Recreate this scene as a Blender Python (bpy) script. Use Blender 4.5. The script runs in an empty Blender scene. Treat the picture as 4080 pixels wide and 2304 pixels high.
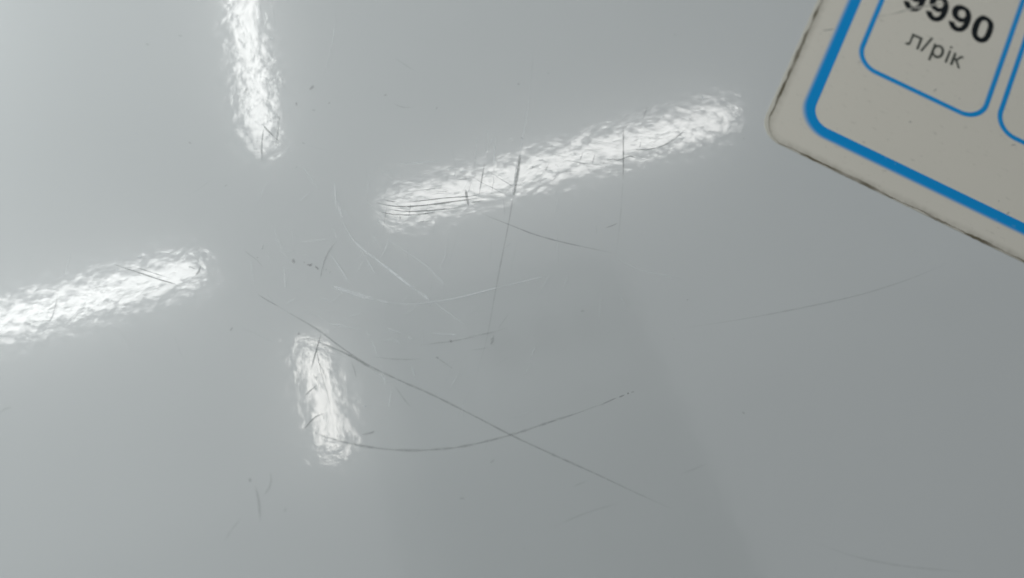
import bpy, bmesh, math, random
from mathutils import Vector, Matrix
from mathutils.geometry import tessellate_polygon

# ---------------------------------------------------------------- camera
# The panel is the plane z = 0; the camera hangs 86 mm above it, tilted 14.5 degrees.
scene = bpy.context.scene
F_PX, W_PX, H_PX = 2720.0, 4080.0, 2304.0
CAM_H = 0.0860
n = Vector((-0.07, 0.25, 1.0)).normalized()          # panel normal in camera axes (x right, y down, z ahead)
ex = (Vector((1, 0, 0)) - n * n.x).normalized()
ez = -n
ey = ez.cross(ex)


def cam_to_world(v):
    return Vector((v.dot(ex), v.dot(ey), v.dot(ez)))


def on_panel(px, py):
    r = Vector(((px - W_PX / 2) / F_PX, (py - H_PX / 2) / F_PX, 1.0))
    r = r * (CAM_H / n.dot(r))
    return Vector((r.dot(ex), r.dot(ey)))


cam_data = bpy.data.cameras.new('camera')
cam = bpy.data.objects.new('camera', cam_data)
scene.collection.objects.link(cam)
right, up, back = cam_to_world(Vector((1, 0, 0))), cam_to_world(Vector((0, -1, 0))), cam_to_world(Vector((0, 0, -1)))
M = Matrix((right, up, back)).transposed().to_4x4()
M.translation = Vector((0, 0, CAM_H))
cam.matrix_world = M
cam_data.sensor_fit = 'HORIZONTAL'
cam_data.sensor_width = 36.0
cam_data.lens = 36.0 * F_PX / W_PX
cam_data.clip_start = 0.002
cam_data.clip_end = 50
cam_data.dof.use_dof = True
cam_data.dof.focus_distance = CAM_H / n.z
cam_data.dof.aperture_fstop = 7.3
scene.camera = cam

# ---------------------------------------------------------------- world, lights, exposure
world = bpy.data.worlds.new('World')
scene.world = world
world.use_nodes = True
bg = world.node_tree.nodes['Background']
bg.inputs['Color'].default_value = (0.93, 0.97, 1.0, 1)
bg.inputs['Strength'].default_value = 0.31

side = bpy.data.lights.new('added_side_light', 'AREA')  # added soft lamp with no known source, brightens the left side
side.shape = 'RECTANGLE'
side.size, side.size_y = 0.20, 0.16
side.energy = 2.15
side.color = (0.97, 1.0, 1.0)
side_o = bpy.data.objects.new('added_side_light', side)
scene.collection.objects.link(side_o)
side_o.location = (-0.31, 0.15, 0.085)
side_o.rotation_euler = (Vector((-0.02, 0.03, 0)) - side_o.location).to_track_quat('-Z', 'Y').to_euler()

vs = scene.view_settings
vs.view_transform = 'Standard'
vs.look = 'None'
vs.exposure = 0.0
vs.gamma = 1.0
vs.use_curve_mapping = False
cy = scene.cycles
cy.max_bounces = 5
cy.caustics_reflective = False
cy.use_denoising = True
cy.denoiser = 'OPENIMAGEDENOISE'
cy.denoising_input_passes = 'RGB_ALBEDO_NORMAL'
cy.use_adaptive_sampling = False

LAMP_HEIGHT = 1.60
LAMP_POWER = 7.6


# ---------------------------------------------------------------- helpers
def link(name, verts, faces, mat, parent=None, smooth=False):
    me = bpy.data.meshes.new(name)
    me.from_pydata([tuple(v) for v in verts], [], faces)
    me.update()
    if smooth:
        for p in me.polygons:
            p.use_smooth = True
    if mat:
        me.materials.append(mat)
    o = bpy.data.objects.new(name, me)
    scene.collection.objects.link(o)
    o.parent = parent
    return o


def tag(o, label=None, category=None, group=None, kind=None):
    for k, v in (('label', label), ('category', category), ('group', group), ('kind', kind)):
        if v:
            o[k] = v
    return o


def float_attr(o, name, values):
    a = o.data.attributes.new(name, 'FLOAT', 'POINT')
    a.data.foreach_set('value', values)


class NT:
    """small node-tree writer"""
    def __init__(self, name):
        self.m = bpy.data.materials.new(name)
        self.m.use_nodes = True
        self.t = self.m.node_tree
        self.out = self.t.nodes['Material Output']
        self.p = self.t.nodes['Principled BSDF']

    def node(self, kind, **kw):
        nd = self.t.nodes.new(kind)
        for k, v in kw.items():
            setattr(nd, k, v)
        return nd

    def put(self, sock, v):
        if isinstance(v, bpy.types.NodeSocket):
            self.t.links.new(v, sock)
        elif isinstance(v, (tuple, list)) and len(v) == 3 and sock.type == 'RGBA':
            sock.default_value = (*v, 1)
        else:
            sock.default_value = v

    def math(self, op, a, b=0.0, c=0.0, clamp=False):
        nd = self.node('ShaderNodeMath', operation=op, use_clamp=clamp)
        for i, v in enumerate((a, b, c)):
            self.put(nd.inputs[i], v)
        return nd.outputs[0]

    def noise(self, vec, scale, detail=2.0, rough=0.5, distort=0.0):
        nd = self.node('ShaderNodeTexNoise')
        self.put(nd.inputs['Vector'], vec)
        nd.inputs['Scale'].default_value = scale
        nd.inputs['Detail'].default_value = detail
        nd.inputs['Roughness'].default_value = rough
        nd.inputs['Distortion'].default_value = distort
        return nd.outputs['Fac']

    def ramp(self, v, lo, hi, a=0.0, b=1.0, smooth=True):
        nd = self.node('ShaderNodeMapRange')
        nd.interpolation_type = 'SMOOTHSTEP' if smooth else 'LINEAR'
        self.put(nd.inputs['Value'], v)
        for k, x in (('From Min', lo), ('From Max', hi), ('To Min', a), ('To Max', b)):
            self.put(nd.inputs[k], x)
        return nd.outputs['Result']

    def mix(self, f, a, b):
        nd = self.node('ShaderNodeMix', data_type='RGBA')
        self.put(nd.inputs[0], f)
        self.put(nd.inputs[6], a)
        self.put(nd.inputs[7], b)
        return nd.outputs[2]

    def coords(self, scale=(1, 1, 1), rot=(0, 0, 0)):
        tc = self.node('ShaderNodeTexCoord')
        mp = self.node('ShaderNodeMapping')
        self.t.links.new(tc.outputs['Object'], mp.inputs['Vector'])
        mp.inputs['Scale'].default_value = scale
        mp.inputs['Rotation'].default_value = rot
        return mp.outputs['Vector']

    def bump(self, h, dist, normal=None):
        nd = self.node('ShaderNodeBump')
        nd.inputs['Strength'].default_value = 1.0
        nd.inputs['Distance'].default_value = dist
        self.put(nd.inputs['Height'], h)
        if normal:
            self.put(nd.inputs['Normal'], normal)
        return nd.outputs['Normal']


# ---------------------------------------------------------------- materials
PANEL_COL = (0.485, 0.508, 0.507)


def panel_material():
    k = NT('white_enamel')
    v = k.coords()
    # orange peel: soft pillows of about 2 mm, finer grain of a few tenths of a millimetre
    peel = k.noise(v, 680, 0.8, 0.45, 0.0)
    fine_v = k.coords((1.0, 1.25, 1.0), (0, 0, math.radians(-14)))
    fine = k.noise(fine_v, 1700, 1.5, 0.55, 0.0)
    h = k.bump(peel, 1.65e-5)
    h = k.bump(fine, 3.8e-6, h)
    tint = k.noise(v, 40, 3.0, 0.5)
    col = k.mix(k.ramp(tint, 0.3, 0.7), PANEL_COL, tuple(c * 0.985 for c in PANEL_COL))
    k.put(k.p.inputs['Base Color'], col)
    k.p.inputs['Roughness'].default_value = 0.22
    k.p.inputs['Specular IOR Level'].default_value = 1.0
    k.p.inputs['Coat Weight'].default_value = 1.0
    k.p.inputs['Coat Roughness'].default_value = 0.064
    k.p.inputs['Coat IOR'].default_value = 1.75
    k.put(k.p.inputs['Coat Normal'], h)
    return k.m


def wear_material(name, col, rough, spec):
    """a scratch: matt, without the glossy coat, thinning out to nothing at its edges"""
    k = NT(name)
    at = k.node('ShaderNodeAttribute', attribute_name='depth')
    v = k.coords()
    br = k.ramp(k.noise(v, 900, 4.0, 0.65), 0.28, 0.60, 0.5, 1.0)
    fac = k.math('MULTIPLY', at.outputs['Fac'], br, clamp=True)
    k.put(k.p.inputs['Base Color'], col)
    k.p.inputs['Roughness'].default_value = rough
    k.p.inputs['Specular IOR Level'].default_value = spec
    tr = k.node('ShaderNodeBsdfTransparent')
    mx = k.node('ShaderNodeMixShader')
    k.put(mx.inputs[0], fac)
    k.t.links.new(tr.outputs[0], mx.inputs[1])
    k.t.links.new(k.p.outputs[0], mx.inputs[2])
    k.t.links.new(mx.outputs[0], k.out.inputs['Surface'])
    return k.m


PAPER_COL = (0.562, 0.54, 0.476)


def paper_material():
    k = NT('label_paper')
    tc = k.node('ShaderNodeTexCoord')
    sep = k.node('ShaderNodeSeparateXYZ')
    k.t.links.new(tc.outputs['Object'], sep.inputs[0])
    v = k.coords()
    r = 0.0036
    wob = k.math('MULTIPLY', k.math('SUBTRACT', k.noise(v, 420, 4.0, 0.62), 0.5), 0.0007)
    qx = k.math('MAXIMUM', k.math('SUBTRACT', r, sep.outputs[0]), 0.0)
    qy = k.math('MAXIMUM', k.math('SUBTRACT', r, sep.outputs[1]), 0.0)
    ln = k.math('SQRT', k.math('ADD', k.math('MULTIPLY', qx, qx), k.math('MULTIPLY', qy, qy)))
    d = k.math('SUBTRACT', r, ln)                      # metres in from the cut edge
    # the clear margin is wider on the left side than along the bottom
    side_w = k.ramp(k.math('SUBTRACT', qx, qy), -0.0015, 0.0015, 0.00022, 0.00062)
    dd = k.math('ADD', k.math('SUBTRACT', d, side_w), wob)
    thick = k.ramp(k.noise(v, 105, 2.0, 0.55), 0.36, 0.70, 0.00006, 0.00052)
    core = k.math('SUBTRACT', 1.0, k.ramp(k.math('ABSOLUTE', dd), k.math('MULTIPLY', thick, 0.35), thick), clamp=True)
    halo = k.math('MULTIPLY', k.ramp(dd, -0.0001, 0.0), k.ramp(dd, 0.0, 0.0013, 0.42, 0.0))
    halo = k.math('MULTIPLY', halo, k.ramp(k.noise(v, 700, 3.0, 0.6), 0.25, 0.75, 0.25, 1.0))
    dirt = k.math('MAXIMUM', k.math('MULTIPLY', core, k.ramp(k.noise(v, 170, 2.0, 0.5), 0.34, 0.60, 0.5, 1.0)), halo)
    margin = k.ramp(dd, -0.0001, 0.00002, 0.45, 0.0)
    fv = k.coords((1.0, 2.6, 1.0), (0, 0, math.radians(-20)))
    fleck = k.ramp(k.noise(fv, 620, 2.0, 0.6), 0.62, 0.78, 0.0, 0.42)
    cloud = k.ramp(k.noise(v, 70, 3.0, 0.55), 0.3, 0.7, 0.0, 0.10)
    col = k.mix(cloud, PAPER_COL, (0.515, 0.495, 0.43))
    col = k.mix(fleck, col, (0.30, 0.29, 0.25))
    col = k.mix(margin, col, (0.42, 0.42, 0.37))
    col = k.mix(k.ramp(d, 0.00002, 0.00012, 0.35, 0.0), col, (0.22, 0.21, 0.175))
    col = k.mix(dirt, col, (0.105, 0.092, 0.06))
    k.put(k.p.inputs['Base Color'], col)
    k.p.inputs['Roughness'].default_value = 0.5
    k.p.inputs['Specular IOR Level'].default_value = 0.25
    k.put(k.p.inputs['Normal'], k.bump(k.noise(v, 900, 3.0, 0.6), 1.6e-5))
    return k.m


def ink_material(name, col, worn):
    k = NT(name)
    at = k.node('ShaderNodeAttribute', attribute_name='ink')
    v = k.coords()
    scuff = k.ramp(k.noise(v, 800, 3.0, 0.6), 0.62, 0.80, 0.0, 0.22)
    ink = k.math('MULTIPLY', at.outputs['Fac'], k.math('SUBTRACT', 1.0, k.math('MULTIPLY', scuff, worn)), clamp=True)
    k.put(k.p.inputs['Base Color'], k.mix(ink, PAPER_COL, col))
    k.p.inputs['Roughness'].default_value = 0.5
    k.p.inputs['Specular IOR Level'].default_value = 0.12
    return k.m


def plain(name, col, rough=0.5, emit=None, strength=0.0):
    k = NT(name)
    k.put(k.p.inputs['Base Color'], col)
    k.p.inputs['Roughness'].default_value = rough
    if emit:
        k.put(k.p.inputs['Emission Color'], emit)
        k.p.inputs['Emission Strength'].default_value = strength
    return k.m


M_PANEL = panel_material()
M_DARK = wear_material('grimy_scratch', (0.345, 0.36, 0.35), 0.55, 0.25)
M_DUST = wear_material('dust', (0.20, 0.20, 0.19), 0.7, 0.2)
M_PALE = wear_material('pale_glint_scratch', (0.88, 0.91, 0.92), 0.28, 0.9)  # whitened scratches; their lamp glint is put into the pale colour too
M_PAPER = paper_material()
M_BLUE = ink_material('blue_ink', (0.002, 0.235, 0.565), 0.6)
M_BLACK = ink_material('black_ink', (0.006, 0.009, 0.011), 0.2)
M_GREY = ink_material('dark_grey_ink', (0.060, 0.066, 0.056), 0.7)
M_HOUSING = plain('lamp_housing', (0.75, 0.75, 0.74), 0.4)

# ---------------------------------------------------------------- the painted panel
bm = bmesh.new()
bmesh.ops.create_cube(bm, size=1.0)
bmesh.ops.scale(bm, vec=(0.72, 0.72, 0.024), verts=bm.verts)
bmesh.ops.bevel(bm, geom=[e for e in bm.edges], offset=0.006, segments=4, affect='EDGES', profile=0.5)
bmesh.ops.translate(bm, vec=(0.06, 0.06, -0.012), verts=bm.verts)
me = bpy.data.meshes.new('appliance_panel')
bm.to_mesh(me)
bm.free()
me.materials.append(M_PANEL)
panel = bpy.data.objects.new('appliance_panel', me)
scene.collection.objects.link(panel)
tag(panel, 'glossy white enamelled metal panel, finely scratched, with four lamp streaks mirrored in it', 'panel')


# ---------------------------------------------------------------- scratches
rng = random.Random(7)
scratch_count = [0]


def smooth_path(pts, step):
    if len(pts) == 2:
        pts = [pts[0], (pts[0] + pts[1]) / 2, pts[1]]
    p = [pts[0] * 2 - pts[1]] + pts + [pts[-1] * 2 - pts[-2]]
    out = []
    for i in range(1, len(p) - 2):
        k = max(2, int((p[i + 1] - p[i]).length / step))
        for j in range(k):
            t = j / k
            a, b, c, d = p[i - 1], p[i], p[i + 1], p[i + 2]
            out.append(0.5 * ((2 * b) + (c - a) * t + (2 * a - 5 * b + 4 * c - d) * t * t + (3 * b - a - 3 * c + d) * t ** 3))
    out.append(pts[-1])
    return out


def ribbon(path, half, depth, z, taper=(0.25, 0.25), rise=0.0, ragged=0.25):
    """cross-section of five points, fading out to both sides"""
    verts, faces, dep = [], [], []
    m = len(path)
    for i, q in enumerate(path):
        a, b = path[max(0, i - 1)], path[min(m - 1, i + 1)]
        t = (b - a)
        t = t / max(t.length, 1e-9)
        nn = Vector((-t.y, t.x))
        u = i / (m - 1)
        e = min(1.0, (u + 0.02) / max(taper[0], 1e-6), (1 - u + 0.02) / max(taper[1], 1e-6))
        w = half * (0.45 + 0.55 * e) * (1 + ragged * rng.uniform(-1, 1))
        dd = depth * e * (1 + 0.5 * ragged * rng.uniform(-1, 1))
        for s, f in ((-1, 0), (-0.45, 0.95), (0, 1), (0.45, 0.95), (1, 0)):
            p2 = q + nn * (w * s)
            verts.append((p2.x, p2.y, z + rise * (1 - abs(s))))
            dep.append(max(0, dd * f))
        if i:
            o = (i - 1) * 5
            for c in range(4):
                faces.append((o + c, o + c + 1, o + c + 6, o + c + 5))
    return verts, faces, dep


def scratch(pts, width, depth, mat, taper=(0.25, 0.25), rise=0.0, ragged=0.22):
    """pts and width in photo pixels, laid down on the panel"""
    path = smooth_path([on_panel(*p) for p in pts], 0.0007)
    scratch_count[0] += 1
    z = 5e-6 + 3e-7 * scratch_count[0]
    scale = 0.0000375
    if mat is M_DARK:
        width, depth = width * 0.72, depth * (0.64 if width > 7 else 0.46)
    else:
        width, depth = width * 0.85, depth * 0.62
    v, f, d = ribbon(path, width * scale / 2, depth, z, taper, rise, ragged)
    o = link('scratch', v, f, mat, panel, smooth=True)
    float_attr(o, 'depth', d)
    return o


def conv(scale, ox, oy, pts):
    return [(ox + x * scale, oy + y * scale) for x, y in pts]


full = lambda *p: conv(1.5839, 0, 0, p)
zc = lambda *p: conv(0.4348, 1400, 380, p)      # left end of the right-hand reflection
zr = lambda *p: conv(0.4348, 2100, 300, p)      # its right end
zl = lambda *p: conv(0.4348, 0, 900, p)         # left-hand reflection
zt = lambda *p: conv(0.4811, 700, 0, p)         # upper reflection
zb = lambda *p: conv(0.5500, 900, 1100, p)      # lower reflection
zm = lambda *p: conv(0.4125, 900, 560, p)       # between the reflections
zn = lambda *p: conv(0.4125, 1300, 1040, p)     # below them
D, B = M_DARK, M_PALE
S = scratch
# the two long dark ones that cross at the lower middle, and their branch
S(full((650, 742), (720, 783), (800, 830), (850, 868), (920, 915), (1000, 955), (1080, 990), (1180, 1040), (1290, 1097),
       (1400, 1148), (1500, 1193), (1600, 1240), (1690, 1280)), 11.5, 0.46, D, (0.2, 0.2))
S(full((770, 1080), (830, 1103), (900, 1120), (980, 1131), (1050, 1133), (1130, 1128), (1200, 1116), (1290, 1093),
       (1380, 1063), (1450, 1040), (1510, 1018)), 11.5, 0.46, D, (0.15, 0.12), 0.0, 0.4)
S(full((1505, 1022), (1530, 1010), (1556, 999)), 9, 0.55, D)
S(full((1556, 1000), (1572, 993)), 9, 0.95, D, (0.1, 0.1))
S(full((1577, 991), (1583, 989)), 9, 0.95, D, (0.1, 0.1))
S(full((1586, 988), (1596, 985)), 9, 0.35, D)
S(full((775, 850), (830, 872), (880, 895), (930, 925), (965, 948)), 11, 0.50, D)
S(zb((1065, 690), (1120, 720), (1165, 752)), 9, 0.30, B)
# the tall one through the right-hand reflection
S(full((1343, 115), (1335, 210), (1325, 290), (1313, 360), (1308, 392)), 13, 0.34, B, (0.8, 0.05))
S(full((1309, 385), (1303, 425), (1297, 460), (1291, 497)), 21, 0.92, D, (0.2, 0.2))
S(full((1306, 388), (1300, 425), (1294, 460), (1289, 497)), 7, 0.9, B, (0.2, 0.2))
S(full((1291, 495), (1278, 570), (1262, 650), (1245, 740), (1225, 850), (1205, 920), (1193, 975)), 11, 0.30, D, (0.05, 0.7))
S(full((1195, 525), (1230, 545), (1280, 565), (1350, 592), (1430, 613), (1500, 628), (1548, 639)), 10, 0.42, D, (0.35, 0.3))
S(full((1568, 318), (1568, 360), (1568, 420), (1567, 455)), 8, 0.85, D, (0.15, 0.2))
S(full((1567, 455), (1562, 530), (1555, 600), (1547, 660)), 8, 0.14, D, (0.1, 0.5))
# parallel scrape at the left end of that reflection
for pts, w, dp in (
        (((410, 975), (540, 978), (700, 960), (900, 938), (1100, 925), (1165, 907)), 8, 0.85),
        (((230, 985), (320, 1005), (420, 1020), (560, 1018), (750, 1000), (950, 972), (1250, 930)), 9, 0.95),
        (((330, 1040), (430, 1058), (540, 1066), (720, 1055), (900, 1040), (1000, 1030)), 8, 0.85),
        (((230, 1055), (330, 1085), (450, 1096), (560, 1096), (700, 1083), (790, 1068)), 8, 0.85),
        (((300, 958), (350, 968), (420, 978)), 8, 0.6),
        (((500, 888), (650, 868), (880, 845)), 7, 0.7), (((720, 912), (800, 900), (950, 895)), 6, 0.6),
        (((760, 890), (900, 875)), 6, 0.6), (((960, 772), (1030, 768), (1105, 762)), 7, 0.7),
        (((400, 1035), (530, 1038)), 6, 0.6), (((1090, 985), (1150, 975), (1215, 965)), 9, 0.75),
        (((540, 985), (536, 1060), (522, 1120)), 6, 0.5), (((325, 1010), (312, 1100), (285, 1260)), 7, 0.45),
        (((600, 1160), (760, 1148)), 6, 0.5), (((440, 1105), (452, 1135)), 8, 0.7)):
    S(zc(*pts), w, dp, D)
S(zc((1046, 862), (1058, 930), (1076, 1022)), 17, 0.80, D, (0.1, 0.2))
for pts, w, dp, mt in (
        (((1220, 620), (1210, 690), (1190, 800), (1165, 942)), 8, 0.7, D), (((1152, 340), (1140, 520), (1128, 680)), 9, 0.30, B),
        (((1258, 285), (1248, 450), (1238, 570)), 9, 0.30, B), (((1318, 370), (1313, 480), (1305, 690)), 10, 0.42, B),
        (((1318, 365), (1290, 410), (1268, 465)), 8, 0.30, B), (((1305, 700), (1300, 800), (1280, 925)), 6, 0.5, D),
        (((1098, 795), (1070, 900)), 6, 0.5, D), (((1245, 690), (1330, 745), (1420, 800), (1500, 845)), 6, 0.6, D),
        (((1110, 745), (1200, 805), (1300, 852), (1420, 920)), 6, 0.6, D), (((480, 630), (620, 615), (800, 604)), 7, 0.35, B),
        (((860, 672), (980, 668)), 7, 0.45, B), (((1000, 697), (1070, 690)), 8, 0.5, B), (((970, 605), (1055, 600)), 5, 0.3, D),
        (((945, 750), (955, 690)), 6, 0.4, B), (((1555, 380), (1562, 392), (1572, 404)), 7, 0.7, D),
        (((2320, 1218), (2390, 1195), (2445, 1168)), 8, 0.45, D), (((1650, 678), (1668, 650)), 8, 0.8, D)):
    S(zc(*pts), w, dp, mt)
# in the right half of the reflection
for pts, w, dp in (
        (((310, 773), (430, 790), (520, 810), (590, 800)), 7, 0.8), (((530, 682), (620, 688), (710, 670)), 7, 0.75),
        (((735, 783), (780, 768), (830, 778), (880, 766), (940, 741), (980, 753), (1060, 742)), 8, 0.9),
        (((905, 692), (980, 682), (1100, 680), (1200, 660), (1270, 635), (1350, 580), (1430, 520), (1495, 448)), 8, 0.9),
        (((935, 640), (1010, 640)), 7, 0.7), (((1047, 598), (1030, 670)), 7, 0.7), (((512, 700), (485, 782)), 6, 0.6),
        (((628, 708), (592, 822)), 7, 0.7), (((1105, 285), (1080, 350), (1050, 437)), 7, 0.5), (((340, 882), (480, 886)), 7, 0.6),
        (((250, 815), (275, 830), (292, 850)), 6, 0.5), (((150, 890), (180, 850), (210, 790)), 6, 0.4), (((225, 975), (270, 930)), 6, 0.5)):
    S(zr(*pts), w, dp, D)
# left-hand reflection
S(zl((1030, 345), (1120, 382), (1200, 405), (1320, 445), (1420, 480), (1520, 510), (1612, 536)), 9, 0.75, D, (0.3, 0.05))
S(zl((1190, 368), (1330, 408), (1440, 445), (1580, 487)), 9, 0.50, D)
S(zl((532, 615), (505, 750), (478, 835), (460, 880)), 9, 0.50, D)
S(zl((655, 240), (620, 350), (585, 470)), 8, 0.22, B)
S(zl((1855, 340), (1820, 420), (1790, 460)), 13, 0.45, D)
S(zl((1720, 370), (1800, 400)), 9, 0.4, D)
S(zl((2360, 625), (2450, 685), (2576, 748)), 10, 0.30, D)
# upper reflection
S(zt((722, 1033), (760, 1080), (818, 1137)), 12, 0.75, D, (0.1, 0.2))
S(zt((818, 1137), (860, 1175)), 8, 0.3, D)
S(zt((737, 1050), (720, 1120), (712, 1240), (714, 1340)), 12, 0.55, D)
S(zt((852, 985), (846, 1080), (826, 1230)), 12, 0.42, D)
S(zt((1330, 60), (1320, 220), (1270, 480), (1215, 660)), 7, 0.16, B)
S(zt((795, 20), (825, 200), (838, 360)), 7, 0.16, B)
S(zt((1800, 475), (1880, 525), (1940, 565), (1985, 585)), 6, 0.32, D)
S(zt((1800, 853), (1850, 880), (1910, 893), (1975, 887)), 6, 0.38, D)
# lower reflection
for pts, w, dp in (
        (((690, 415), (655, 540), (612, 690)), 9, 0.85), (((662, 788), (612, 830), (572, 868)), 9, 0.65),
        (((712, 997), (650, 1020), (600, 1070), (556, 1125)), 10, 0.75), (((980, 1150), (1050, 1137), (1080, 1122)), 11, 0.5),
        (((640, 420), (650, 500), (690, 700), (720, 800), (765, 960)), 6, 0.6), (((660, 600), (700, 680), (740, 780)), 6, 0.6),
        (((620, 690), (670, 780), (700, 860)), 5, 0.5), (((770, 1245), (805, 1225)), 8, 0.6), (((640, 740), (670, 730)), 6, 0.5),
        (((915, 620), (935, 690), (945, 740)), 7, 0.25), (((1220, 790), (1260, 850), (1300, 905), (1345, 955)), 8, 0.26),
        (((1070, 585), (1180, 600), (1300, 605), (1420, 602)), 9, 0.28)):
    S(zb(*pts), w, dp, D)
# pale scratches between and below the reflections, lamp glints painted into their colour
for pts, w, dp in (
        (((1165, 860), (1230, 960), (1320, 1050), (1430, 1130), (1500, 1185), (1600, 1265), (1700, 1345), (1830, 1445)), 12, 0.72),
        (((730, 235), (800, 330), (850, 405), (905, 485)), 9, 0.32), (((1050, 390), (1060, 540), (1070, 700)), 9, 0.42),
        (((1088, 635), (1110, 690), (1122, 755)), 12, 0.45), (((1122, 780), (1160, 850), (1215, 930)), 8, 0.25),
        (((1000, 1080), (1080, 1195), (1150, 1300), (1200, 1395)), 8, 0.30), (((1270, 1010), (1350, 1130), (1430, 1280)), 8, 0.24),
        (((1540, 930), (1700, 1050), (1880, 1170), (2000, 1280), (2110, 1380)), 16, 0.20), (((1400, 900), (1450, 970), (1510, 1060)), 9, 0.20),
        (((560, 1215), (570, 1330), (580, 1440)), 8, 0.22), (((240, 1150), (260, 1300), (275, 1420)), 8, 0.18),
        (((1035, 850), (1075, 940)), 8, 0.24), (((1465, 745), (1482, 820)), 8, 0.35), (((560, 1090), (680, 1065)), 7, 0.2),
        (((1640, 230), (1800, 220), (2030, 205)), 7, 0.2), (((1020, 1405), (1100, 1430), (1180, 1455)), 9, 0.3)):
    S(zm(*pts), w, dp, B)
S(zm((1080, 965), (1030, 1020), (985, 1085), (950, 1170), (930, 1250), (912, 1335)), 9, 0.50, D, (0.3, 0.1))
S(zm((175, 1060), (230, 1105), (300, 1155), (360, 1230)), 8, 0.22, D)
S(zm((365, 1000), (350, 1060)), 8, 0.3, D)
S(zm((310, 1125), (300, 1140)), 10, 0.5, D)
for pts, w, dp in (
        (((500, 0), (600, 75), (700, 155), (780, 215), (862, 280)), 15, 0.80), (((868, 285), (920, 320), (970, 358), (1000, 382)), 14, 0.70),
        (((1030, 400), (1110, 455), (1200, 515), (1300, 590), (1400, 660)), 9, 0.28), (((60, 240), (140, 272), (260, 315), (400, 355), (490, 378)), 19, 0.50),
        (((490, 380), (560, 395), (620, 405)), 13, 0.36), (((640, 405), (800, 418), (1000, 402), (1160, 378)), 9, 0.24),
        (((1050, 395), (1160, 378), (1300, 350), (1500, 298), (1740, 238)), 10, 0.38), (((1740, 238), (1900, 200), (2120, 145)), 10, 0.30),
        (((90, 0), (140, 85), (215, 215)), 9, 0.26), (((400, 0), (440, 65), (478, 140)), 10, 0.30),
        (((920, 10), (1000, 75), (1080, 165), (1160, 255)), 18, 0.22), (((0, 605), (150, 628), (320, 660)), 10, 0.26),
        (((440, 765), (470, 850), (495, 920)), 9, 0.32), (((590, 645), (640, 670), (705, 695)), 10, 0.34), (((780, 730), (840, 760)), 9, 0.30),
        (((1000, 695), (1120, 708), (1280, 715)), 10, 0.28), (((640, 730), (690, 780), (735, 830)), 12, 0.2), (((520, 980), (580, 1230)), 10, 0.16),
        (((820, 1000), (860, 1130)), 9, 0.2), (((630, 1230), (600, 1430)), 10, 0.22), (((390, 690), (425, 720)), 10, 0.26)):
    S(zn(*pts), w, dp, B)
S(zn((900, 815), (1100, 790), (1200, 778), (1330, 752), (1500, 710), (1640, 680), (1760, 640)), 9, 0.33, D)
S(zn((1060, 930), (1150, 990), (1230, 1050)), 8, 0.24, D)
S(zn((1620, 712), (1603, 760), (1586, 808)), 16, 0.75, D, (0.45, 0.05))
S(zn((1640, 680), (1720, 570), (1770, 500)), 7, 0.2, D)
S(zn((1380, 865), (1500, 850), (1570, 835)), 8, 0.2, D)
S(zn((240, 960), (270, 1060), (290, 1130)), 8, 0.25, D)
# the faint wide ones at the right, bottom and left
S(full((2390, 660), (2280, 705), (2150, 745), (2000, 778), (1850, 806), (1700, 828)), 10, 0.24, D, (0.3, 0.4))
S(full((2040, 1360), (2150, 1400), (2280, 1425), (2420, 1438)), 14, 0.14, D, (0.4, 0.2))
S(conv(0.7919, 0, 1500, ((1283, 545), (1296, 600), (1305, 660), (1308, 735))), 12, 0.42, D)
S(conv(0.7919, 0, 1500, ((1362, 480), (1364, 525), (1352, 565), (1325, 600))), 11, 0.36, D)
S(conv(0.7919, 0, 1500, ((1257, 510), (1260, 535))), 14, 0.42, D)
S(conv(0.7919, 0, 1500, ((1220, 710), (1170, 765), (1130, 830))), 9, 0.18, D)
S(conv(0.7919, 0, 1500, ((0, 185), (25, 165), (65, 155))), 10, 0.25, D)
S(conv(0.7919, 0, 1500, ((2490, 415), (2465, 437))), 12, 0.25, D)
S(conv(0.7919, 0, 1500, ((2310, 613), (2338, 615))), 9, 0.3, D)
S(conv(0.8963, 2040, 1000, ((180, 1228), (330, 1165), (480, 1120))), 10, 0.15, D)
S(conv(0.8963, 2040, 1000, ((750, 992), (810, 970), (872, 943))), 11, 0.10, D)
S(conv(0.8963, 2040, 1000, ((265, 1050), (340, 1020))), 10, 0.15, D)
S(conv(0.8963, 2040, 1000, ((450, 20), (540, 75), (650, 105), (770, 128))), 12, 0.16, B)

# hairlines too fine to pick apart, turned round the middle of the lamp reflections, and specks of dust
hv, hf, hd = [], [], []
for i in range(90):
    cx, cy_ = rng.gauss(1480, 420), rng.gauss(1130, 300)
    if cx > 2500 or cy_ > 1900:
        continue
    ang = math.atan2(cy_ - 900, cx - 1250) + math.pi / 2 + rng.gauss(0, 0.35)
    ln = rng.uniform(40, 190)
    bend = rng.uniform(-0.05, 0.05) * ln
    dx, dy = math.cos(ang), math.sin(ang)
    pts = [(cx - dx * ln / 2, cy_ - dy * ln / 2), (cx - dy * bend, cy_ + dx * bend), (cx + dx * ln / 2, cy_ + dy * ln / 2)]
    v, f, d = ribbon(smooth_path([on_panel(*p) for p in pts], 0.0008), rng.uniform(4, 8) * 0.0000375 / 2, rng.uniform(0.04, 0.13),
                     6e-5 + i * 1e-7, (0.45, 0.45))
    o = len(hv)
    hv += v
    hf += [tuple(q + o for q in ff) for ff in f]
    hd += d
hair = link('hairline_scratches', hv, hf, M_PALE, panel, True)
float_attr(hair, 'depth', hd)
hair['kind'] = 'stuff'


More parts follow.
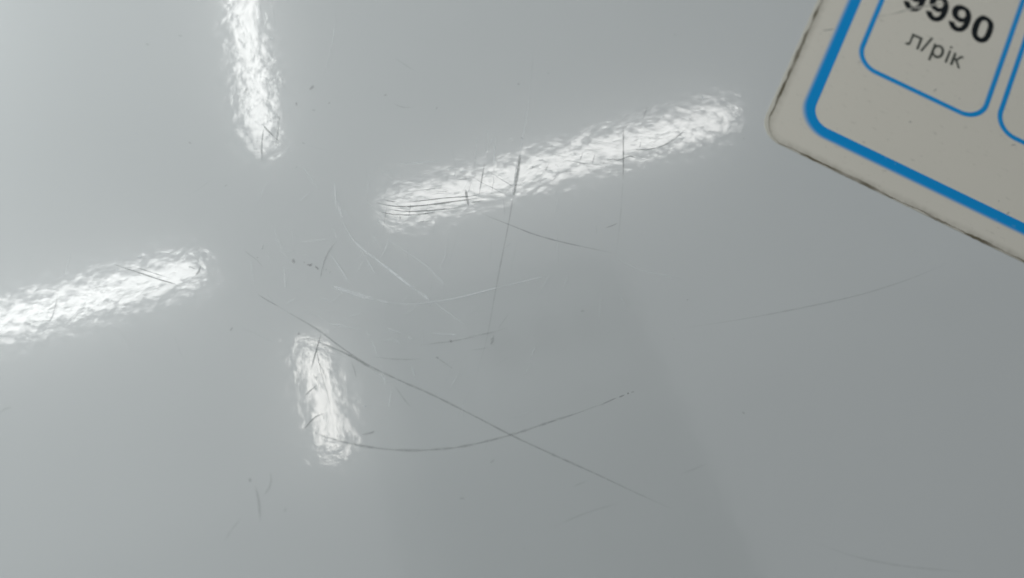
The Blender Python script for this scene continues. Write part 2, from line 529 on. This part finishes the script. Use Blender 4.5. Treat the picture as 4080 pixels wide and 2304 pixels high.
def specks(name, spots, mat):
    v, f, d = [], [], []
    for px, py, r, a in spots:
        c = on_panel(px, py)
        rot = rng.uniform(0, 6.28)
        r *= 0.0000375 * 0.75
        a *= 0.38
        o = len(v)
        k = 8
        v.append((c.x, c.y, 1.2e-5 + r * 0.25))
        d.append(a)
        for q in range(k):
            t = q * 2 * math.pi / k
            x, y = r * 1.3 * math.cos(t) * rng.uniform(0.7, 1.2), r * 0.75 * math.sin(t) * rng.uniform(0.7, 1.2)
            v.append((c.x + x * math.cos(rot) - y * math.sin(rot), c.y + x * math.sin(rot) + y * math.cos(rot), 1.2e-5))
            d.append(a * 0.35)
            f.append((o, o + 1 + q, o + 1 + (q + 1) % k))
    ob = link(name, v, f, mat, panel, True)
    float_attr(ob, 'depth', d)
    ob['kind'] = 'stuff'
    return ob


spots = [(718, 144, 9, .5), (588, 178, 9, .45), (1242, 350, 13, .8), (1181, 414, 9, .9), (1109, 469, 10, 1), (1535, 380, 8, .9), (1312, 411, 6, .7),
         (1740, 432, 7, .6), (2066, 336, 6, .9), (2185, 292, 5, .7), (2664, 415, 6, .8), (1210, 571, 7, .6), (1250, 440, 8, .5), (1170, 1040, 12, .8),
         (1229, 1056, 7, .9), (1238, 1056, 8, 1), (1258, 1064, 6, .9), (1265, 1069, 8, 1), (1212, 1046, 5, .6), (1300, 1075, 5, .5), (1315, 1085, 5, .5),
         (922, 1312, 8, .7), (757, 570, 8, .5), (1796, 1360, 8, .7), (1743, 1426, 8, .6), (2962, 1646, 8, .6), (2739, 1195, 5, .7), (1137, 2032, 8, .45),
         (2205, 1815, 9, .3), (2690, 140, 6, .6), (2963, 553, 6, .6), (300, 1140, 7, .4), (982, 360, 14, .6), (1190, 1330, 7, .6), (2405, 650, 7, .6),
         (3380, 455, 6, .6), (2320, 1240, 8, .5), (900, 740, 6, .4)]
for i in range(25):
    spots.append((rng.uniform(0, 4080), rng.uniform(0, 2304), rng.uniform(2.0, 4.5), rng.uniform(0.1, 0.4)))
specks('dust_specks', spots, M_DUST)
specks('pale_specks', [(2039, 554, 8, 1), (2800, 390, 8, 1), (1455, 1618, 7, 1), (1036, 85, 10, .8), (1082, 153, 8, .8), (557, 1026, 10, .8), (470, 1076, 10, .7)], M_PALE)

# ---------------------------------------------------------------- the paper label
L_ANGLE = math.radians(-26.78)
label = bpy.data.objects.new('energy_label', None)
scene.collection.objects.link(label)
label.location = (0.04071, 0.04481, 0)
label.rotation_euler = (0, 0, L_ANGLE)
tag(label, 'worn off-white paper label with blue frames and black figures, dirt along its edge', 'label')
LU = Vector((math.cos(L_ANGLE), math.sin(L_ANGLE)))
LW = Vector((-math.sin(L_ANGLE), math.cos(L_ANGLE)))
L_O = Vector((0.04071, 0.04481))


def on_label(px, py):
    q = on_panel(px, py) - L_O
    return Vector((q.dot(LU), q.dot(LW)))


def round_rect(x0, y0, x1, y1, r, seg=14, step=0.0015):
    pts = []
    for cx, cy_, a0 in ((x0 + r, y0 + r, 180), (x1 - r, y0 + r, 270), (x1 - r, y1 - r, 0), (x0 + r, y1 - r, 90)):
        for i in range(seg + 1):
            a = math.radians(a0 + 90 * i / seg)
            pts.append(Vector((cx + r * math.cos(a), cy_ + r * math.sin(a))))
    out = []
    for i, p in enumerate(pts):
        q = pts[(i + 1) % len(pts)]
        k = max(1, int((q - p).length / step))
        out += [p.lerp(q, j / k) for j in range(k)]
    return out


LW_M, LH_M, PAPER_T = 0.110, 0.220, 0.00007
# paper sheet: a slightly ragged cut edge
edge = []
for p in round_rect(0, 0, LW_M, LH_M, 0.0034, 16, 0.0004):
    edge.append(p + Vector((rng.gauss(0, 1), rng.gauss(0, 1))) * 0.000022)
m = len(edge)
verts = [(p.x, p.y, 0.00001) for p in edge] + [(p.x, p.y, PAPER_T * 0.85) for p in edge]
ctr = Vector((LW_M / 2, LH_M / 2))
inner = []
for p in edge:
    dv = Vector((min(max(p.x, 0.004), LW_M - 0.004), min(max(p.y, 0.004), LH_M - 0.004))) - p
    inner.append(p + dv.normalized() * 0.00012)
verts += [(p.x, p.y, PAPER_T) for p in inner]
faces = []
for i in range(m):
    j = (i + 1) % m
    faces += [(i, j, m + j, m + i), (m + i, m + j, 2 * m + j, 2 * m + i)]
faces.append(tuple(range(2 * m, 3 * m)))
paper = link('paper', verts, faces, M_PAPER, label)
INK_Z = PAPER_T + 0.000012


def frame(name, x0, y0, x1, y1, r, w, soft, mat, z):
    """printed frame; lens softness is put into the ink, fading it towards the lower left"""
    path = round_rect(x0, y0, x1, y1, r)
    m = len(path)
    verts, faces, ink = [], [], []
    for i, p in enumerate(path):
        t = (path[(i + 1) % m] - path[i - 1]).normalized()
        out_n = Vector((t.y, -t.x))
        so = max(0.0, out_n.dot(Vector((-0.78, -0.62)))) * soft
        si = max(0.0, (-out_n).dot(Vector((-0.78, -0.62)))) * soft
        cols = ((0.5 * so, 0.0 if so > 0.01 else 1.0), (-0.35 * so - 0.01, 0.85 if so > 0.01 else 1), (-0.7 * so - 0.02, 1.0),
                (-1 + 0.7 * si + 0.02, 1.0), (-1 + 0.35 * si + 0.01, 0.85 if si > 0.01 else 1), (-1 - 0.5 * si, 0.0 if si > 0.01 else 1.0))
        for d, a in cols:
            q = p + out_n * (d * w)
            verts.append((q.x, q.y, z))
            ink.append(a)
        o, nx = i * 6, ((i + 1) % m) * 6
        for c in range(5):
            faces.append((o + c, nx + c, nx + c + 1, o + c + 1))
    ob = link(name, verts, faces, mat, label)
    float_attr(ob, 'ink', ink)
    return ob


MM = 0.001
frame('border', 4.20 * MM, 3.95 * MM, 105.8 * MM, 216 * MM, 4.6 * MM, 1.77 * MM, 0.42, M_BLUE, INK_Z)
frame('box_outline', 8.43 * MM, 17.49 * MM, 29.05 * MM, 56 * MM, 3.6 * MM, 0.75 * MM, 0.50, M_BLUE, INK_Z)
frame('box_outline', 30.57 * MM, 17.49 * MM, 51.2 * MM, 56 * MM, 3.6 * MM, 0.75 * MM, 0.30, M_BLUE, INK_Z)


def glyph(name, loops, mat, shift=Vector((0, 0)), rounded=True, label_text=None):
    polys = []
    for lp in loops:
        pts = [on_label(3540 + x * 0.2096, y * 0.2096) for x, y in lp]
        if rounded:
            k = len(pts)
            out = []
            for i in range(k):
                a, b, c, d = pts[i - 1], pts[i], pts[(i + 1) % k], pts[(i + 2) % k]
                for t in (0.0, 0.34, 0.67):
                    out.append(0.5 * ((2 * b) + (c - a) * t + (2 * a - 5 * b + 4 * c - d) * t * t + (3 * b - a - 3 * c + d) * t ** 3))
            pts = out
        polys.append([p + shift for p in pts])
    flat = [p for lp in polys for p in lp]
    tris = tessellate_polygon([[Vector((p.x, p.y, 0)) for p in lp] for lp in polys])
    ob = link(name, [(p.x, p.y, INK_Z) for p in flat], [tuple(t) for t in tris], mat, label)
    me_ = ob.data
    b_ = bmesh.new()
    b_.from_mesh(me_)
    for fc in b_.faces:
        if fc.normal.z < 0:
            fc.normal_flip()
    b_.to_mesh(me_)
    b_.free()
    float_attr(ob, 'ink', [1.0] * len(me_.vertices))
    if label_text:
        ob['label'] = label_text
    return ob


NINE = [[(1140, 402), (1190, 412), (1243, 425), (1258, 470), (1280, 502), (1310, 520), (1345, 522), (1375, 510), (1402, 478), (1424, 432), (1385, 437), (1340, 428),
         (1290, 400), (1245, 360), (1212, 310), (1198, 250), (1205, 190), (1235, 140), (1285, 108), (1350, 100), (1420, 120), (1490, 160), (1535, 205),
         (1558, 260), (1568, 320), (1560, 390), (1535, 460), (1500, 530), (1450, 580), (1400, 608), (1350, 616), (1290, 608), (1235, 585), (1185, 540),
         (1155, 490), (1138, 440)],
        [(1330, 225), (1355, 202), (1390, 198), (1425, 210), (1450, 240), (1460, 280), (1452, 320), (1425, 348), (1390, 352), (1355, 338), (1325, 305), (1315, 265)]]
ZERO = [[(1780, 300), (1720, 320), (1660, 370), (1615, 440), (1585, 520), (1573, 600), (1580, 670), (1610, 735), (1660, 785), (1720, 815), (1775, 822), (1840, 808),
         (1890, 770), (1935, 700), (1970, 620), (1988, 540), (1992, 480), (1975, 430), (1940, 380), (1880, 335), (1830, 308)],
        [(1815, 400), (1775, 410), (1745, 450), (1715, 520), (1695, 590), (1685, 650), (1700, 695), (1730, 718), (1765, 722), (1800, 705), (1835, 650), (1860, 580),
         (1880, 520), (1880, 460), (1860, 415)]]


def zoom_label(x, y):
    return on_label(3540 + x * 0.2096, y * 0.2096)


base9 = zoom_label(1140, 402)
glyph('digit', NINE, M_BLACK, zoom_label(288, 16) - base9)
glyph('digit', NINE, M_BLACK, zoom_label(712, 208) - base9)
glyph('digit', NINE, M_BLACK)
glyph('digit', ZERO, M_BLACK)
glyph('letter', [[(450, 640), (650, 732), (560, 957), (515, 940), (588, 750), (476, 703), (412, 845), (390, 865), (360, 868), (308, 842), (318, 818), (345, 810), (372, 820), (390, 800)]],
      M_GREY, rounded=False)
glyph('slash', [[(818, 720), (850, 735), (645, 975), (620, 990), (592, 968), (790, 735)]], M_GREY, rounded=False)
glyph('letter', [[(865, 828), (905, 848), (900, 868), (950, 858), (1000, 875), (1040, 915), (1055, 970), (1045, 1030), (1015, 1085), (965, 1115), (920, 1120), (880, 1108),
                  (850, 1080), (835, 1055), (808, 1110), (782, 1163), (742, 1143)],
                 [(935, 905), (895, 920), (868, 960), (858, 1000), (870, 1040), (900, 1062), (940, 1068), (970, 1050), (990, 1015), (1000, 970), (990, 930), (965, 908)]],
      M_GREY, rounded=False)
i_stem = glyph('letter', [[(1148, 957), (1188, 975), (1098, 1207), (1055, 1187)]], M_GREY, rounded=False)
i_dot = glyph('dot', [[(1172, 882), (1215, 902), (1200, 937), (1157, 917)]], M_GREY, rounded=False)
i_dot.parent = i_stem
glyph('letter', [[(1245, 1002), (1288, 1022), (1262, 1110), (1290, 1122), (1345, 1080), (1380, 1070), (1425, 1088), (1415, 1122), (1385, 1113), (1355, 1128), (1305, 1162),
                  (1325, 1220), (1355, 1320), (1305, 1300), (1285, 1225), (1258, 1160), (1245, 1155), (1203, 1252), (1157, 1232)]], M_GREY, rounded=False)


# scuffs on the paper: one pale scrape through the figures, a few dark ones
def label_scuff(pts, width, depth, mat, idx):
    path = smooth_path([on_label(*p) for p in pts], 0.0004)
    v, f, d = ribbon(path, width * 0.0000375 / 2, depth, INK_Z + 6e-6 + idx * 2e-6)
    o = link('scuff', v, f, mat, label)
    float_attr(o, 'depth', d)


M_SCUFF = wear_material('paper_scuff', (0.50, 0.49, 0.44), 0.6, 0.2)
label_scuff([(3540, 61), (3580, 51), (3622, 38), (3680, 28), (3727, 20), (3778, 14)], 9, 1.0, M_SCUFF, 0)
label_scuff([(3480, 72), (3520, 64), (3560, 56)], 5, 0.2, M_DARK, 1)
label_scuff([(3273, 124), (3300, 121), (3326, 117)], 6, 0.55, M_DARK, 2)
label_scuff([(3717, 367), (3724, 361), (3730, 355)], 7, 0.45, M_DARK, 3)
label_scuff([(4025, 581), (4035, 579), (4046, 578)], 6, 0.6, M_DARK, 4)
label_scuff([(3418, 246), (3423, 249), (3427, 250)], 10, 0.5, M_DARK, 5)
label_scuff([(3618, 489), (3626, 487), (3632, 489)], 9, 0.4, M_DARK, 6)
label_scuff([(3821, 393), (3823, 395)], 8, 0.8, M_DARK, 7)
label_scuff([(3976, 802), (3979, 803)], 8, 0.8, M_DARK, 8)
label_scuff([(4008, 857), (4014, 850), (4020, 846)], 7, 0.4, M_DARK, 9)


# ---------------------------------------------------------------- the four lit tubes seen in the panel
def overhead(px, py):
    q = on_panel(px, py) * (1 + LAMP_HEIGHT / CAM_H)
    return Vector((q.x, q.y, LAMP_HEIGHT))


def tube_lamp(a, b, radius, colour, power, text):
    a, b = overhead(*a), overhead(*b)
    mid, axis = (a + b) / 2, (b - a)
    half = axis.length / 2
    root = bpy.data.objects.new('tube_lamp', None)
    scene.collection.objects.link(root)
    root.location = mid
    root.rotation_euler = (0, 0, math.atan2(axis.y, axis.x))
    tag(root, text, 'lamp', 'lit tubes overhead')
    seg = 20
    xs = [-half, -half + 0.012, half - 0.012, half]
    rs = [radius * 0.72, radius, radius, radius * 0.72]
    v, f = [], []
    for x, r in zip(xs, rs):
        for q in range(seg):
            t = 2 * math.pi * q / seg
            v.append((x, r * math.cos(t), r * math.sin(t)))
    for s in range(3):
        for q in range(seg):
            f.append((s * seg + q, s * seg + (q + 1) % seg, (s + 1) * seg + (q + 1) % seg, (s + 1) * seg + q))
    f += [tuple(range(seg))[::-1], tuple(range(3 * seg, 4 * seg))]
    link('glass_tube', v, f, plain('lit_tube', (0.8, 0.8, 0.8), 0.4, colour, power), root, True)
    for sx in (-1, 1):                                     # end caps
        x0, x1 = sx * (half + 0.001), sx * (half + 0.022)
        v, f = [], []
        for x, r in ((x0, radius * 0.78), (x1, radius * 0.70)):
            for q in range(seg):
                t = 2 * math.pi * q / seg
                v.append((x, r * math.cos(t), r * math.sin(t)))
        f = [(q, (q + 1) % seg, seg + (q + 1) % seg, seg + q) for q in range(seg)] + [tuple(range(seg))[::-1], tuple(range(seg, 2 * seg))]
        link('end_cap', v, f, M_HOUSING, root)
    # batten the tube hangs from
    w, z0, z1 = radius * 0.9, radius + 0.004, radius + 0.034
    l = half + 0.02
    v = [(x, y, z) for z in (z0, z1) for x, y in ((-l, -w), (l, -w), (l, w), (-l, w))]
    link('batten', v, [(3, 2, 1, 0), (4, 5, 6, 7), (0, 1, 5, 4), (1, 2, 6, 5), (2, 3, 7, 6), (3, 0, 4, 7)], M_HOUSING, root)
    return root


R = 0.022
tube_lamp((1545, 838), (2905, 460), R, (1.0, 0.985, 0.955), LAMP_POWER, 'lit tube mirrored as the streak that points at the paper label')
tube_lamp((-420, 1395), (795, 1064), R, (1.0, 1.0, 0.98), LAMP_POWER * 1.15, 'lit tube mirrored as the streak at the left edge of the panel')
tube_lamp((905, -420), (1048, 590), R, (1.0, 0.995, 0.97), LAMP_POWER * 1.1, 'lit tube mirrored as the streak at the top edge of the panel')
tube_lamp((1235, 1375), (1340, 1795), R, (1.0, 0.97, 0.92), LAMP_POWER, 'lit tube mirrored as the short streak below the others')


# ---------------------------------------------------------------- an unseen phone, added over the panel and turned to give the dim dark patch
def phone():
    root = bpy.data.objects.new('phone', None)
    scene.collection.objects.link(root)
    root.matrix_world = cam.matrix_world @ Matrix.Translation((0.031, -0.016, 0.022)) @ Matrix.Rotation(math.radians(-73), 4, 'Z')
    tag(root, 'dark grey phone out of view, added over the panel to give the dim patch right of its middle', 'phone')
    dark = plain('phone_glass', (0.21, 0.22, 0.23), 0.5)
    trim = plain('phone_trim', (0.26, 0.27, 0.28), 0.4)
    glass = plain('lens_glass', (0.01, 0.01, 0.012), 0.08)

    def slab(name, x0, y0, x1, y1, r, z0, z1, mat, parent):
        ring = round_rect(x0, y0, x1, y1, r, 8, 1.0)
        k = len(ring)
        b = min(0.0012, (z1 - z0) * 0.3)
        c = Vector(((x0 + x1) / 2, (y0 + y1) / 2))
        sh = lambda p: p + (c - p).normalized() * b
        v = [(sh(p).x, sh(p).y, z0) for p in ring] + [(p.x, p.y, z0 + b) for p in ring] + [(p.x, p.y, z1 - b) for p in ring] + [(sh(p).x, sh(p).y, z1) for p in ring]
        f = [(l * k + i, l * k + (i + 1) % k, (l + 1) * k + (i + 1) % k, (l + 1) * k + i) for l in range(3) for i in range(k)]
        f += [tuple(range(k))[::-1], tuple(range(3 * k, 4 * k))]
        return link(name, v, f, mat, parent)

    body = slab('body', -0.0835, -0.046, 0.0835, 0.046, 0.012, 0.0, 0.0085, dark, root)
    slab('screen', -0.0790, -0.0395, 0.0790, 0.0395, 0.008, 0.0086, 0.0092, glass, root)
    island = slab('camera_island', -0.074, -0.012, -0.038, 0.036, 0.006, -0.0022, -0.0001, trim, root)
    for y in (-0.002, 0.012, 0.026):
        slab('lens', -0.063, y - 0.0055, -0.052, y + 0.0055, 0.0054, -0.0036, -0.0023, glass, island)
    return root


phone()
